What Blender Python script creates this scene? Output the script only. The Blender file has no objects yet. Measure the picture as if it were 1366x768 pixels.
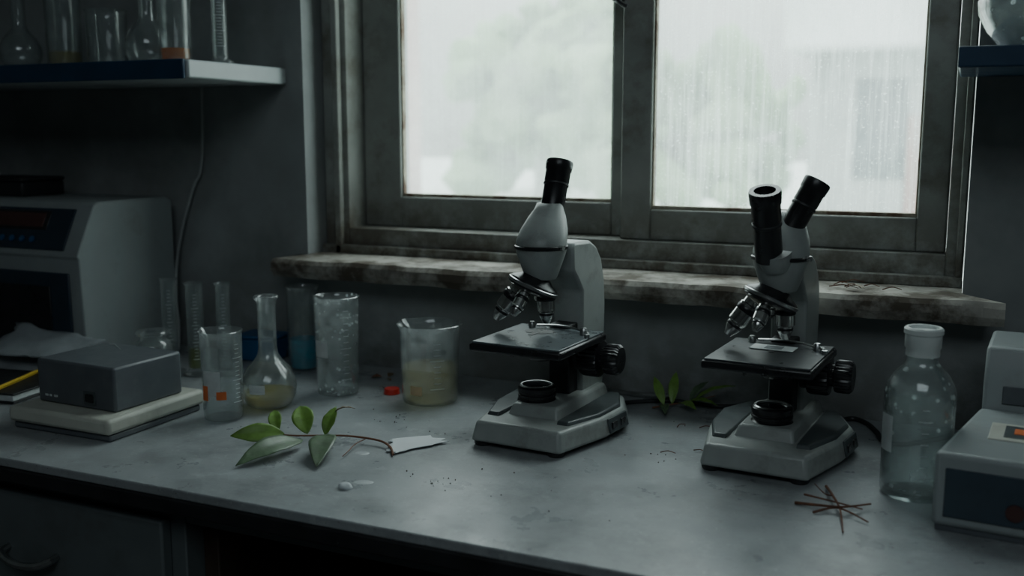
import bpy, bmesh, math, random
from mathutils import Vector, Matrix, noise
random.seed(7)
C=bpy.context.scene.collection
# ------------------------------------------------------------ materials
def nmat(name):
    m=bpy.data.materials.new(name); m.use_nodes=True; nt=m.node_tree; nt.nodes.clear()
    o=nt.nodes.new("ShaderNodeOutputMaterial"); return m,nt,o
def N(nt,t,**k):
    n=nt.nodes.new(t)
    for a,b in k.items():
        if a in n.inputs.keys(): n.inputs[a].default_value=b
        else: setattr(n,a,b)
    return n
def c4(c): return (c[0],c[1],c[2],1)
def texco(nt,scale=(1,1,1),mode="Object"):
    t=nt.nodes.new("ShaderNodeTexCoord"); mp=nt.nodes.new("ShaderNodeMapping"); mp.inputs["Scale"].default_value=scale
    nt.links.new(t.outputs[mode],mp.inputs[0]); return mp.outputs[0]
def noise_n(nt,vec,scale,detail=5,rough=.6):
    n=nt.nodes.new("ShaderNodeTexNoise"); n.inputs["Scale"].default_value=scale; n.inputs["Detail"].default_value=detail; n.inputs["Roughness"].default_value=rough
    nt.links.new(vec,n.inputs["Vector"]); return n.outputs["Fac"]
def ramp(nt,fac,stops):
    r=nt.nodes.new("ShaderNodeValToRGB"); e=r.color_ramp.elements
    while len(e)<len(stops): e.new(.5)
    for i,(p,c) in enumerate(stops):
        e[i].position=p; e[i].color=c4(c) if hasattr(c,'__len__') else (c,c,c,1)
    nt.links.new(fac,r.inputs[0]); return r.outputs[0]
def mixc(nt,f,a,b,mode='MIX'):
    m=nt.nodes.new("ShaderNodeMix"); m.data_type='RGBA'; m.blend_type=mode
    if isinstance(f,(int,float)): m.inputs[0].default_value=f
    else: nt.links.new(f,m.inputs[0])
    for i,v in ((6,a),(7,b)):
        if isinstance(v,tuple): m.inputs[i].default_value=c4(v)
        else: nt.links.new(v,m.inputs[i])
    return m.outputs[2]
def mul(nt,a,b):
    m=N(nt,"ShaderNodeMath",operation='MULTIPLY'); m.use_clamp=True
    nt.links.new(a,m.inputs[0])
    if isinstance(b,(int,float)): m.inputs[1].default_value=b
    else: nt.links.new(b,m.inputs[1])
    return m.outputs[0]
def mat(name,col,rough=.5,metal=0,var=.15,scale=30,bump=0,dirt=None,dirtscale=8,dirtlo=.5,dirthi=.75,spec=.5,grime=None):
    m,nt,o=nmat(name); b=N(nt,"ShaderNodeBsdfPrincipled"); nt.links.new(b.outputs[0],o.inputs[0])
    v=texco(nt); f=noise_n(nt,v,scale)
    dk=tuple(max(0,x*(1-var)) for x in col); lt=tuple(min(1,x*(1+var)) for x in col)
    c=ramp(nt,f,[(.3,dk),(.7,lt)])
    if dirt:
        f2=noise_n(nt,v,dirtscale,8,.65); g=ramp(nt,f2,[(dirtlo,0.),(dirthi,1.)])
        c=mixc(nt,g,c,dirt)
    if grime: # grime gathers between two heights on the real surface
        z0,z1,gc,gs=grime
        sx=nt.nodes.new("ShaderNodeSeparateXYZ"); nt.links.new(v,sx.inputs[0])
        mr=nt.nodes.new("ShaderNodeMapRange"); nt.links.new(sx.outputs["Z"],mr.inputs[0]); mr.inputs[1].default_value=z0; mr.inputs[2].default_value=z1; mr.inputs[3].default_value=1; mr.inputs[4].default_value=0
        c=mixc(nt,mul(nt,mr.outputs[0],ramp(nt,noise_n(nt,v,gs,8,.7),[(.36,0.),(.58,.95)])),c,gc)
    nt.links.new(c,b.inputs["Base Color"])
    rr=ramp(nt,f,[(.3,max(.02,rough*.85)),(.7,min(1,rough*1.15))]); nt.links.new(rr,b.inputs["Roughness"])
    b.inputs["Metallic"].default_value=metal; b.inputs["Specular IOR Level"].default_value=spec
    if bump:
        bp=nt.nodes.new("ShaderNodeBump"); bp.inputs["Strength"].default_value=bump; bp.inputs["Distance"].default_value=.002
        nt.links.new(f,bp.inputs["Height"]); nt.links.new(bp.outputs[0],b.inputs["Normal"])
    return m
def glass(name,tint=(.95,.97,.97),edge=(.55,.6,.6),dirt=.03,spots=0,refl=.95):
    m,nt,o=nmat(name)
    lw=nt.nodes.new("ShaderNodeLayerWeight"); lw.inputs[0].default_value=.5
    pw=N(nt,"ShaderNodeMath",operation='POWER'); nt.links.new(lw.outputs["Facing"],pw.inputs[0]); pw.inputs[1].default_value=2.6
    ml=N(nt,"ShaderNodeMath",operation='MULTIPLY_ADD'); nt.links.new(pw.outputs[0],ml.inputs[0]); ml.inputs[1].default_value=refl; ml.inputs[2].default_value=.06; ml.use_clamp=True
    tc=mixc(nt,pw.outputs[0],tint,edge)
    tr=nt.nodes.new("ShaderNodeBsdfTransparent"); nt.links.new(tc,tr.inputs[0])
    gl=nt.nodes.new("ShaderNodeBsdfGlossy"); gl.inputs["Roughness"].default_value=.07
    mx=nt.nodes.new("ShaderNodeMixShader"); nt.links.new(ml.outputs[0],mx.inputs[0]); nt.links.new(tr.outputs[0],mx.inputs[1]); nt.links.new(gl.outputs[0],mx.inputs[2])
    df=nt.nodes.new("ShaderNodeBsdfDiffuse"); df.inputs[0].default_value=(.75,.8,.8,1)
    tl=nt.nodes.new("ShaderNodeBsdfTranslucent"); tl.inputs[0].default_value=(.78,.83,.83,1)
    ad=nt.nodes.new("ShaderNodeMixShader"); ad.inputs[0].default_value=.6; nt.links.new(df.outputs[0],ad.inputs[1]); nt.links.new(tl.outputs[0],ad.inputs[2])
    v=texco(nt); f=ramp(nt,noise_n(nt,v,45),[(.35,dirt*.3),(.75,dirt*2.2)])
    if spots:
        vo=nt.nodes.new("ShaderNodeTexVoronoi"); vo.inputs["Scale"].default_value=spots; nt.links.new(v,vo.inputs["Vector"])
        spt=ramp(nt,vo.outputs["Distance"],[(.16,.7),(.24,0.)])
        gate=ramp(nt,noise_n(nt,v,22,2),[(.47,0.),(.53,1.)])
        am=mul(nt,spt,gate)
        aa=N(nt,"ShaderNodeMath",operation='ADD'); aa.use_clamp=True; nt.links.new(am,aa.inputs[0]); nt.links.new(f,aa.inputs[1]); f=aa.outputs[0]
    m2=nt.nodes.new("ShaderNodeMixShader"); nt.links.new(f,m2.inputs[0]); nt.links.new(mx.outputs[0],m2.inputs[1]); nt.links.new(ad.outputs[0],m2.inputs[2])
    nt.links.new(m2.outputs[0],o.inputs[0]); return m
def liquid(name,col,trans=.85,rough=.05,body=None):
    m,nt,o=nmat(name)
    tr=nt.nodes.new("ShaderNodeBsdfTransparent")
    v=texco(nt); f=noise_n(nt,v,20)
    c=ramp(nt,f,[(.3,tuple(x*.95 for x in col)),(.7,col)]); nt.links.new(c,tr.inputs[0])
    bc=body or col
    p=N(nt,"ShaderNodeBsdfPrincipled"); p.inputs["Base Color"].default_value=c4(bc); p.inputs["Roughness"].default_value=rough
    tl=nt.nodes.new("ShaderNodeBsdfTranslucent"); tl.inputs[0].default_value=c4(bc)
    a=nt.nodes.new("ShaderNodeMixShader"); a.inputs[0].default_value=.55; nt.links.new(p.outputs[0],a.inputs[1]); nt.links.new(tl.outputs[0],a.inputs[2])
    mx=nt.nodes.new("ShaderNodeMixShader"); mx.inputs[0].default_value=1-trans
    nt.links.new(tr.outputs[0],mx.inputs[1]); nt.links.new(a.outputs[0],mx.inputs[2]); nt.links.new(mx.outputs[0],o.inputs[0]); return m

M={}
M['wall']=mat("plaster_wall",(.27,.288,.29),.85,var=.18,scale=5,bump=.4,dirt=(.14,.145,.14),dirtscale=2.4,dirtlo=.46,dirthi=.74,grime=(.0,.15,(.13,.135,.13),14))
M['floor']=mat("floor_tile",(.16,.16,.16),.6,scale=4)
M['ceil']=mat("ceiling_paint",(.35,.36,.37),.9,scale=4)
M['frame']=mat("dirty_frame_paint",(.29,.305,.285),.5,var=.14,scale=14,bump=.3,dirt=(.13,.115,.09),dirtscale=9,dirtlo=.52,dirthi=.74,grime=(.20,.33,(.085,.07,.05),24))
M['sill']=mat("dirty_sill",(.35,.335,.30),.75,var=.3,scale=25,bump=.6,dirt=(.085,.07,.052),dirtscale=12,dirtlo=.44,dirthi=.58)
M['bench_edge']=mat("black_edge",(.018,.018,.02),.45,var=.3)
M['cab']=mat("cabinet_paint",(.12,.14,.145),.5,var=.08,scale=10,dirt=(.07,.07,.065),dirtscale=7,dirtlo=.55,dirthi=.8)
M['wood']=mat("dark_wood",(.045,.03,.022),.6,var=.4,scale=20)
M['white']=mat("scope_enamel",(.31,.335,.325),.38,var=.07,scale=40,dirt=(.17,.17,.155),dirtscale=18,dirtlo=.54,dirthi=.78)
M['grey']=mat("scope_grey",(.065,.078,.082),.38,var=.12,scale=40)
M['black']=mat("black_metal",(.014,.014,.016),.3,var=.3,scale=60)
M['blackm']=mat("black_matte",(.02,.021,.023),.5,var=.3,scale=60)
M['stage']=mat("stage_top_sheen",(.11,.13,.14),.30,var=.25,scale=50)  # bluish-grey sheen of the black stage top, put into its base colour
M['stage2']=mat("dark_stage_top",(.05,.055,.06),.32,var=.25,scale=50)
M['chrome']=mat("worn_chrome",(.66,.66,.64),.2,metal=1,var=.1,scale=50)
M['steel']=mat("steel",(.45,.46,.46),.32,metal=1,var=.15,scale=50)
M['lens']=mat("dark_lens",(.01,.012,.016),.05,var=.1)
M['devw']=mat("device_plastic",(.28,.31,.315),.45,var=.05,scale=20,dirt=(.2,.21,.2),dirtscale=10,dirtlo=.55,dirthi=.8)
M['cream']=mat("cream_plastic",(.50,.51,.45),.45,var=.05,scale=20,dirt=(.3,.29,.25),dirtscale=12,dirtlo=.55,dirthi=.8)
M['dgrey']=mat("dark_grey_plastic",(.10,.112,.125),.4,var=.1,scale=30,dirt=(.15,.16,.165),dirtscale=14,dirtlo=.55,dirthi=.8)
M['navy']=mat("navy_panel",(.02,.035,.055),.35,var=.15,scale=30)
M['slate']=mat("slate_panel",(.035,.055,.075),.35,var=.15,scale=30)
M['blue']=mat("blue_plastic",(.02,.09,.22),.4,var=.15,scale=30)
M['shelfblue']=mat("blue_trim",(.012,.045,.095),.4,var=.15,scale=20)
M['shelf']=mat("shelf_laminate",(.46,.50,.51),.45,var=.08,scale=10)
M['red']=mat("red_plastic",(.55,.03,.02),.4,var=.15)
M['orange']=mat("orange_print",(.7,.16,.04),.5,var=.15)
M['amberlab']=mat("rust_led",(.07,.028,.025),.4,var=.1)
M['paper']=mat("paper",(.62,.66,.68),.7,var=.05,scale=30)
M['label']=mat("paper_label",(.52,.55,.55),.7,var=.12,scale=60)
M['greypaper']=mat("grey_paper",(.34,.37,.39),.7,var=.12,scale=40)
M['print']=mat("grey_print",(.16,.18,.19),.7,var=.1)
M['yellow']=mat("yellow_paint",(.62,.42,.04),.45,var=.1)
M['leaf']=mat("fresh_leaf",(.13,.25,.045),.42,var=.3,scale=60,bump=.2)
M['leafd']=mat("dull_leaf",(.085,.14,.075),.42,var=.3,scale=70,bump=.3,dirt=(.16,.18,.14),dirtscale=30,dirtlo=.5,dirthi=.8)
M['leafb']=mat("withered_leaf",(.16,.12,.07),.6,var=.4,scale=70)
M['stem']=mat("brown_stem",(.17,.07,.035),.6,var=.3,scale=80)
M['twig']=mat("dry_twig",(.13,.055,.03),.7,var=.4,scale=90)
M['crumb']=mat("crumb",(.09,.06,.045),.8,var=.4)
M['tubing']=mat("plastic_tubing",(.34,.36,.36),.4,var=.1)
M['glassd']=glass("dusty_highlit_glass",dirt=.085)  # dust film, strengthened to stand in for bright highlights on rims
M['glasss']=glass("speckled_glass",dirt=.10,spots=85)
M['bglass']=glass("bottle_glass",tint=(.95,.975,.975),edge=(.5,.55,.55),dirt=.06,spots=60)
M['shelfglass']=glass("shelf_glass",dirt=.08)
M['plasticap']=mat("frosted_cap",(.62,.66,.65),.5,var=.06,scale=40)
M['water']=liquid("water",(.94,.97,.97),.92)
M['cloudy']=liquid("cloudy_liquid",(.96,.94,.80),.78,body=(.85,.78,.50))
M['straw']=liquid("straw_liquid",(.96,.91,.66),.76,body=(.85,.74,.36))
M['bluel']=liquid("blue_liquid",(.30,.82,.95),.22,body=(.03,.62,.80))
M['greenl']=liquid("green_liquid",(.8,.86,.45),.7,body=(.5,.55,.15))
M['amber']=liquid("amber_liquid",(.90,.5,.12),.35,body=(.75,.28,.04))
M['ink']=mat("white_ink",(.6,.64,.64),.6,var=.05)
m,nt,o=nmat("worktop_laminate"); b=N(nt,"ShaderNodeBsdfPrincipled"); nt.links.new(b.outputs[0],o.inputs[0]); v=texco(nt)
c=ramp(nt,noise_n(nt,v,3.5,8,.6),[(.3,(.23,.25,.262)),(.7,(.37,.39,.402))])
c=mixc(nt,ramp(nt,noise_n(nt,v,7,9,.72),[(.47,0.),(.66,.75)]),c,(.145,.155,.16))
c=mixc(nt,ramp(nt,noise_n(nt,v,30,7,.75),[(.55,0.),(.68,.45)]),c,(.48,.51,.52))
c=mixc(nt,ramp(nt,noise_n(nt,v,60,7,.7),[(.60,0.),(.70,.55)]),c,(.13,.12,.11))
c=mixc(nt,ramp(nt,noise_n(nt,v,140,3,.6),[(.62,0.),(.72,.5)]),c,(.46,.49,.50))
c=mixc(nt,ramp(nt,noise_n(nt,v,260,2,.5),[(.69,0.),(.75,.6)]),c,(.07,.06,.05))
nt.links.new(c,b.inputs["Base Color"]); nt.links.new(ramp(nt,noise_n(nt,v,11,8,.65),[(.35,.24),(.65,.50)]),b.inputs["Roughness"])
bp=nt.nodes.new("ShaderNodeBump"); bp.inputs["Strength"].default_value=.12; bp.inputs["Distance"].default_value=.001; nt.links.new(noise_n(nt,v,60),bp.inputs["Height"]); nt.links.new(bp.outputs[0],b.inputs["Normal"])
M['top']=m
def pane_mat(name,base,streak,dots):
    m,nt,o=nmat(name)
    tr=nt.nodes.new("ShaderNodeBsdfTransparent"); tr.inputs[0].default_value=(.96,.99,.98,1)
    tl=nt.nodes.new("ShaderNodeBsdfTranslucent"); df=nt.nodes.new("ShaderNodeBsdfDiffuse")
    v=texco(nt); vz=texco(nt,(1,1,.04))
    tcx=ramp(nt,noise_n(nt,v,5,6),[(.35,(.79,.87,.84)),(.75,(.64,.73,.69))])
    nt.links.new(tcx,tl.inputs[0]); df.inputs[0].default_value=(.5,.52,.5,1)
    a=nt.nodes.new("ShaderNodeMixShader"); a.inputs[0].default_value=.12; nt.links.new(tl.outputs[0],a.inputs[1]); nt.links.new(df.outputs[0],a.inputs[2])
    s1=ramp(nt,noise_n(nt,vz,110,6,.75),[(.45,0.),(.8,streak)])
    s2=ramp(nt,noise_n(nt,v,4.5,8,.7),[(.3,base*.55),(.7,base*1.35)])
    s3=ramp(nt,noise_n(nt,v,240,3,.6),[(.60,0.),(.70,dots)])
    ad=N(nt,"ShaderNodeMath",operation='ADD'); nt.links.new(s1,ad.inputs[0]); nt.links.new(s2,ad.inputs[1])
    ad2=N(nt,"ShaderNodeMath",operation='ADD'); ad2.use_clamp=True; nt.links.new(ad.outputs[0],ad2.inputs[0]); nt.links.new(s3,ad2.inputs[1])
    mx=nt.nodes.new("ShaderNodeMixShader"); nt.links.new(ad2.outputs[0],mx.inputs[0]); nt.links.new(tr.outputs[0],mx.inputs[1]); nt.links.new(a.outputs[0],mx.inputs[2])
    nt.links.new(mx.outputs[0],o.inputs[0]); return m
M['pane1']=pane_mat("hazy_pane",.44,.12,.1); M['pane2']=pane_mat("streaked_pane",.36,.55,.45)

# ------------------------------------------------------------ mesh helpers
def link(ob,parent=None):
    C.objects.link(ob)
    if parent is not None: ob.parent=parent
    return ob
def finish(bm,name,m,parent=None,loc=(0,0,0),rot=(0,0,0),smooth=True,bevel=0,segs=2,angle=40):
    bmesh.ops.recalc_face_normals(bm,faces=bm.faces)
    me=bpy.data.meshes.new(name); bm.to_mesh(me); bm.free()
    if m is not None: me.materials.append(m)
    for p in me.polygons: p.use_smooth=smooth
    if smooth:
        try: me.set_sharp_from_angle(angle=math.radians(angle))
        except Exception: pass
    ob=bpy.data.objects.new(name,me); ob.location=loc; ob.rotation_euler=rot
    link(ob,parent)
    if bevel:
        b=ob.modifiers.new("bevel",'BEVEL'); b.width=bevel; b.segments=segs; b.limit_method='ANGLE'; b.angle_limit=math.radians(35); b.harden_normals=False
    return ob
def addbox(bm,x0,x1,y0,y1,z0,z1):
    vs=[bm.verts.new((x,y,z)) for x in (x0,x1) for y in (y0,y1) for z in (z0,z1)]
    for f in ((0,1,3,2),(4,6,7,5),(0,4,5,1),(2,3,7,6),(0,2,6,4),(1,5,7,3)): bm.faces.new([vs[i] for i in f])
def box(name,x0,x1,y0,y1,z0,z1,m,parent=None,bevel=.002,loc=(0,0,0),rot=(0,0,0)):
    bm=bmesh.new(); addbox(bm,x0,x1,y0,y1,z0,z1)
    return finish(bm,name,m,parent,loc,rot,smooth=True,bevel=bevel)
def prism(name,pts,z0,z1,m,parent=None,bevel=.003,axis='z',segs=3,top=None,loc=(0,0,0),rot=(0,0,0)):
    bm=bmesh.new()
    if axis=='z':
        a=[bm.verts.new((p[0],p[1],z0)) for p in pts]; q=top or pts; b=[bm.verts.new((p[0],p[1],z1)) for p in q]
    else:
        a=[bm.verts.new((z0,p[0],p[1])) for p in pts]; b=[bm.verts.new((z1,p[0],p[1])) for p in pts]
    n=len(pts); bm.faces.new(a); bm.faces.new(list(reversed(b)))
    for i in range(n): bm.faces.new([a[i],a[(i+1)%n],b[(i+1)%n],b[i]])
    return finish(bm,name,m,parent,loc,rot,bevel=bevel,segs=segs)
def basis(d):
    d=Vector(d).normalized(); u=d.orthogonal().normalized()
    if abs(d.z)>.999: u=Vector((1,0,0))
    w=d.cross(u).normalized(); return d,u,w
def addlathe(bm,p0,d,prof,segs=32,ribs=0,amp=0,spout=None,shear=None):
    p0=Vector(p0); d,u,w=basis(d); rings=[]
    for r,s in prof:
        c=p0+d*s
        if shear: c=c+Vector(shear(s))
        if r<1e-6: rings.append([bm.verts.new(c)]); continue
        ring=[]
        for i in range(segs):
            a=2*math.pi*i/segs; rr=r
            if ribs and amp: rr=r*(1+(amp if (i%2==0) else -amp))
            if spout and s>=spout[1]:
                da=abs((a-spout[0]+math.pi)%(2*math.pi)-math.pi); rr=r+spout[2]*math.exp(-(da/.25)**2)
            ring.append(bm.verts.new(c+u*math.cos(a)*rr+w*math.sin(a)*rr))
        rings.append(ring)
    for A,B in zip(rings,rings[1:]):
        if len(A)==1 and len(B)==1: continue
        for i in range(segs):
            j=(i+1)%segs
            if len(A)==1: bm.faces.new([A[0],B[i],B[j]])
            elif len(B)==1: bm.faces.new([A[i],A[j],B[0]])
            else: bm.faces.new([A[i],A[j],B[j],B[i]])
def lathe(name,prof,m,parent=None,p0=(0,0,0),d=(0,0,1),segs=40,loc=(0,0,0),angle=40,**k):
    bm=bmesh.new(); addlathe(bm,p0,d,prof,segs,**k)
    return finish(bm,name,m,parent,loc,angle=angle)
def catmull(P,n=6):
    P=[Vector(p) for p in P]; out=[]
    for i in range(len(P)-1):
        a=P[max(i-1,0)];b=P[i];c=P[i+1];d=P[min(i+2,len(P)-1)]
        for k in range(n):
            t=k/n; out.append(.5*((2*b)+(c-a)*t+(2*a-5*b+4*c-d)*t*t+(3*b-a-3*c+d)*t**3))
    out.append(P[-1]); return out
def addsweep(bm,P,r0,r1=None,segs=8,n=6):
    r1=r0 if r1 is None else r1; pts=catmull(P,n); rings=[]; u=None
    for i,p in enumerate(pts):
        t=(pts[min(i+1,len(pts)-1)]-pts[max(i-1,0)]).normalized()
        u=(t.orthogonal() if u is None else (u-t*u.dot(t))).normalized(); w=t.cross(u)
        r=r0+(r1-r0)*i/(len(pts)-1)
        rings.append([bm.verts.new(p+u*math.cos(2*math.pi*k/segs)*r+w*math.sin(2*math.pi*k/segs)*r) for k in range(segs)])
    for A,B in zip(rings,rings[1:]):
        for i in range(segs): bm.faces.new([A[i],A[(i+1)%segs],B[(i+1)%segs],B[i]])
    bm.faces.new(rings[0]); bm.faces.new(list(reversed(rings[-1])))
def sweep(name,P,r0,r1,m,parent=None,segs=8,n=6):
    bm=bmesh.new(); addsweep(bm,P,r0,r1,segs,n); return finish(bm,name,m,parent)
def tag(ob,label,cat,group=None):
    ob["label"]=label; ob["category"]=cat
    if group: ob["group"]=group
    return ob
def E(name,loc,label,cat,rz=0,group=None):
    e=bpy.data.objects.new(name,None); e.empty_display_size=.02; e.location=loc; e.rotation_euler=(0,0,rz); C.objects.link(e)
    return tag(e,label,cat,group)
def S(ob): ob["kind"]="structure"; return ob

# ------------------------------------------------------------ room shell
WY=1.54; WT=1.76; ZF=-.88; ZC=1.85; XL=-2.25; XR=1.5; YB=-2.2
hx0,hx1,hz0,hz1=-1.105,.0015,.165,1.35
bm=bmesh.new()
addbox(bm,XL,hx0,WY,WT,ZF,ZC); addbox(bm,hx1,XR,WY,WT,ZF,ZC); addbox(bm,hx0,hx1,WY,WT,ZF,hz0); addbox(bm,hx0,hx1,WY,WT,hz1,ZC)
S(finish(bm,"wall_back",M['wall'],smooth=False))
S(box("wall_left",XL-.1,XL,YB,WT,ZF,ZC,M['wall'],bevel=0)); S(box("wall_right",XR,XR+.1,YB,WT,ZF,ZC,M['wall'],bevel=0))
S(box("wall_front",XL,XR,YB-.1,YB,ZF,ZC,M['wall'],bevel=0))
S(box("floor",XL-.1,XR+.1,YB-.1,WT,ZF-.1,ZF,M['floor'],bevel=0)); S(box("ceiling",XL-.1,XR+.1,YB-.1,WT,ZC,ZC+.1,M['ceil'],bevel=0))
bm=bmesh.new(); nx=90
prof=[(1.472,.170),(1.468,.176),(1.468,.188),(1.474,.195),(1.54,.196),(1.66,.197),(1.66,.165),(1.476,.163)]
cols=[]
for i in range(nx+1):
    x=-1.135+(1.19)*i/nx; col=[]
    for j,(y,z) in enumerate(prof):
        k=noise.noise(Vector((x*14,y*9,z*30)))*.0035+noise.noise(Vector((x*50,y*30,z*60)))*.0015
        if y>1.6: k=0
        xx=x
        if y>1.53: xx=min(max(x,hx0+.0005),hx1-.0005)
        col.append(bm.verts.new((xx,y+k,z+k*.5)))
    cols.append(col)
for A,B in zip(cols,cols[1:]):
    for j in range(len(prof)): bm.faces.new([A[j],A[(j+1)%len(prof)],B[(j+1)%len(prof)],B[j]])
bm.faces.new(cols[0]); bm.faces.new(list(reversed(cols[-1])))
S(finish(bm,"trim_1",M['sill'],bevel=.002))
# window
W=bpy.data.objects.new("window_1",None); C.objects.link(W); S(W); W.location=(0,0,0)
FZ=.196; FT=1.345
bm=bmesh.new()
addbox(bm,hx0+.001,-1.052,1.60,1.70,FZ,FT); addbox(bm,-.024,hx1-.001,1.60,1.70,FZ,FT); addbox(bm,-1.052,-.024,1.60,1.70,FZ,.243); addbox(bm,-1.052,-.024,1.60,1.70,1.29,FT)
addbox(bm,-1.075,-1.062,1.585,1.60,FZ,FT); addbox(bm,-1.105+.001,-.0,1.585,1.60,FZ,.212); addbox(bm,-.010,-.001,1.585,1.60,.212,FT)
finish(bm,"window_frame",M['frame'],W,bevel=.002)
M['bead']=mat("rusty_bead",(.34,.31,.24),.6,var=.3,scale=30,dirt=(.14,.08,.045),dirtscale=20,dirtlo=.48,dirthi=.62)
def sash(x0,x1,gx0,gx1,z0,gz0,y0,y1,pm):
    bm=bmesh.new(); zt=1.29; gt=1.23
    addbox(bm,x0,gx0,y0,y1,z0,zt); addbox(bm,gx1,x1,y0,y1,z0,zt); addbox(bm,gx0,gx1,y0,y1,z0,gz0); addbox(bm,gx0,gx1,y0,y1,gt,zt)
    s=finish(bm,"sash",M['frame'],W,bevel=.003)
    bm=bmesh.new(); w=.006; ya=y0+.006
    addbox(bm,gx0,gx1,ya,ya+.012,gz0,gz0+w); addbox(bm,gx0,gx0+w*.5,ya,ya+.012,gz0+w,gt); addbox(bm,gx1-w*.5,gx1,ya,ya+.012,gz0+w,gt)
    finish(bm,"glazing_bead",M['bead'],s,bevel=.001)
    yc=(y0+y1)/2; bm=bmesh.new(); vs=[bm.verts.new(p) for p in ((gx0-.004,yc,gz0-.004),(gx1+.004,yc,gz0-.004),(gx1+.004,yc,gt+.004),(gx0-.004,yc,gt+.004))]; bm.faces.new(vs)
    finish(bm,"window_pane",pm,s,smooth=False)
sash(-1.051,-.50,-.972,-.558,.243,.300,1.655,1.69,M['pane1'])
sash(-.528,-.025,-.476,-.067,.243,.294,1.615,1.65,M['pane2'])
bm=bmesh.new(); addlathe(bm,(-.535,1.606,.64),(0,1,0),[(0,0),(.012,0),(.014,.004),(.014,.012),(0,.012)],24)
addsweep(bm,[(-.535,1.603,.64),(-.532,1.592,.632),(-.522,1.588,.622),(-.512,1.588,.618)],.005,.004)
finish(bm,"window_latch",M['blackm'],W)
box("sash_stop",-.115,-.095,1.604,1.616,.222,.24,M['frame'],W,bevel=.002)
# ------------------------------------------------------------ outdoors
mo=dict(
 pale=mat("misty_ground",(.50,.54,.51),.9,scale=1), pink=mat("misty_pink_wall",(.50,.37,.36),.9,scale=.5),
 plaster=mat("misty_plaster",(.34,.36,.35),.9,var=.1,scale=.5), roof=mat("pale_roof",(.80,.82,.82),.9,scale=1),
 win=mat("misty_window",(.03,.045,.06),.5,scale=1), brick=mat("misty_brick",(.32,.11,.09),.9,var=.1,scale=2),
 tree=mat("misty_foliage",(.22,.33,.19),.95,var=.3,scale=.7), trunk=mat("misty_trunk",(.2,.2,.17),.9))
g=S(box("ground_outside",-40,14,1.9,50,-1.2,-1.0,mo['pale'],bevel=0))
B=E("building",(-1.7,12,-1.0),"pale plastered building with white roof seen through misty dirty glass","building")
box("building_wall",0,5,0,3,0,2.3,mo['plaster'],B,bevel=.01); box("roof",-.25,5,-.4,3.2,2.3,3.6,mo['roof'],B,bevel=.05)
box("building_window",.50,1.05,-.02,.02,.9,2.0,mo['win'],B,bevel=.01); box("brick_panel",1.06,1.5,-.03,.0,.35,1.6,mo['brick'],B,bevel=.01)
P=E("garden_wall",(-5.65,8,-1.0),"pale pink plastered wall outside the window","wall"); box("wall_body",0,.95,0,.4,0,4.5,mo['pink'],P,bevel=.02); box("wall_cap",-.05,1.0,-.05,.45,4.5,4.6,mo['roof'],P,bevel=.02)
def tree(x,y,h,r,sd):
    T=E("tree",(x,y,-1.0),"pale green leafy tree blurred by mist outside","tree",group="trees outside the window")
    lathe("trunk",[(0,0),(.12,0),(.08,h*.6),(0,h*.6)],mo['trunk'],T,segs=12)
    bm=bmesh.new(); rd=random.Random(sd)
    for k in range(60):
        c=Vector((rd.uniform(-r,r)*.8,rd.uniform(-.5,.5)*r,h*.5+rd.uniform(-.5,.9)*r)); rr=r*rd.uniform(.10,.28)
        mt=Matrix.Translation(c)@Matrix.Scale(rr,4)
        res=bmesh.ops.create_icosphere(bm,subdivisions=2,radius=1,matrix=mt)
        for v in res['verts']: v.co+= (v.co-c)*noise.noise(v.co*3.2)*.7
    finish(bm,"foliage",mo['tree'],T)
tree(-5.6,13.5,2.6,1.35,1); tree(-8.6,22,4.4,2.2,2); tree(-2.75,10,2.5,.95,4); tree(-3.4,16,2.2,1.1,5)

# ------------------------------------------------------------ bench
tb=tag(prism("worktop",[(-2.24,.887),(.9,.887),(.9,1.538),(-2.24,1.538)],-.012,0,M['top'],bevel=.002),"worn grey laminate laboratory worktop with black edge","worktop")
box("edge_band",-2.24,.9,.886,1.538,-.033,-.012,M['bench_edge'],tb,bevel=.003)
cb=E("cabinet",(-1.6,1.2,-.88),"grey painted bench cabinet with a drawer under the worktop","cabinet")
bx=-1.6;by=1.2;bz=-.88
def cbx(n,x0,x1,y0,y1,z0,z1,m,p=cb,bevel=.002): return box(n,x0-bx,x1-bx,y0-by,y1-by,z0-bz,z1-bz,m,p,bevel=bevel)
cbx("body",-2.2,-.865,.93,1.52,-.88,-.034,M['cab'])
d1=cbx("drawer",-1.352,-.887,.912,.93,-.25,-.058,M['cab'],bevel=.003)
cbx("drawer",-1.83,-1.362,.912,.93,-.25,-.058,M['cab'],bevel=.003)
cbx("door",-1.352,-.887,.912,.93,-.84,-.26,M['cab'],bevel=.003); cbx("door",-1.83,-1.362,.912,.93,-.84,-.26,M['cab'],bevel=.003)
bm=bmesh.new(); hx=-1.115-bx; hz=-.142-bz
addsweep(bm,[(hx-.045,.912-by,hz+.006),(hx-.043,.898-by,hz+.003),(hx-.025,.892-by,hz-.003),(hx,.890-by,hz-.005),(hx+.025,.892-by,hz-.003),(hx+.043,.898-by,hz+.003),(hx+.045,.912-by,hz+.006)],.005,.005)
h=finish(bm,"handle",M['steel'],d1)
fr=E("bench_frame",(0,1.2,-.88),"grey metal bench frame with dark wooden knee-space panel","bench frame")
box("rail",-.864,.88,-.27,-.25,.818,.846,M['cab'],fr); box("back_panel",-.864,.88,.20,.22,.1,.846,M['wood'],fr); box("leg",.83,.88,-.27,.30,0,.818,M['cab'],fr)
box("knee_panel",-.864,-.84,-.24,.2,0,.846,M['wood'],fr)

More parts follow.
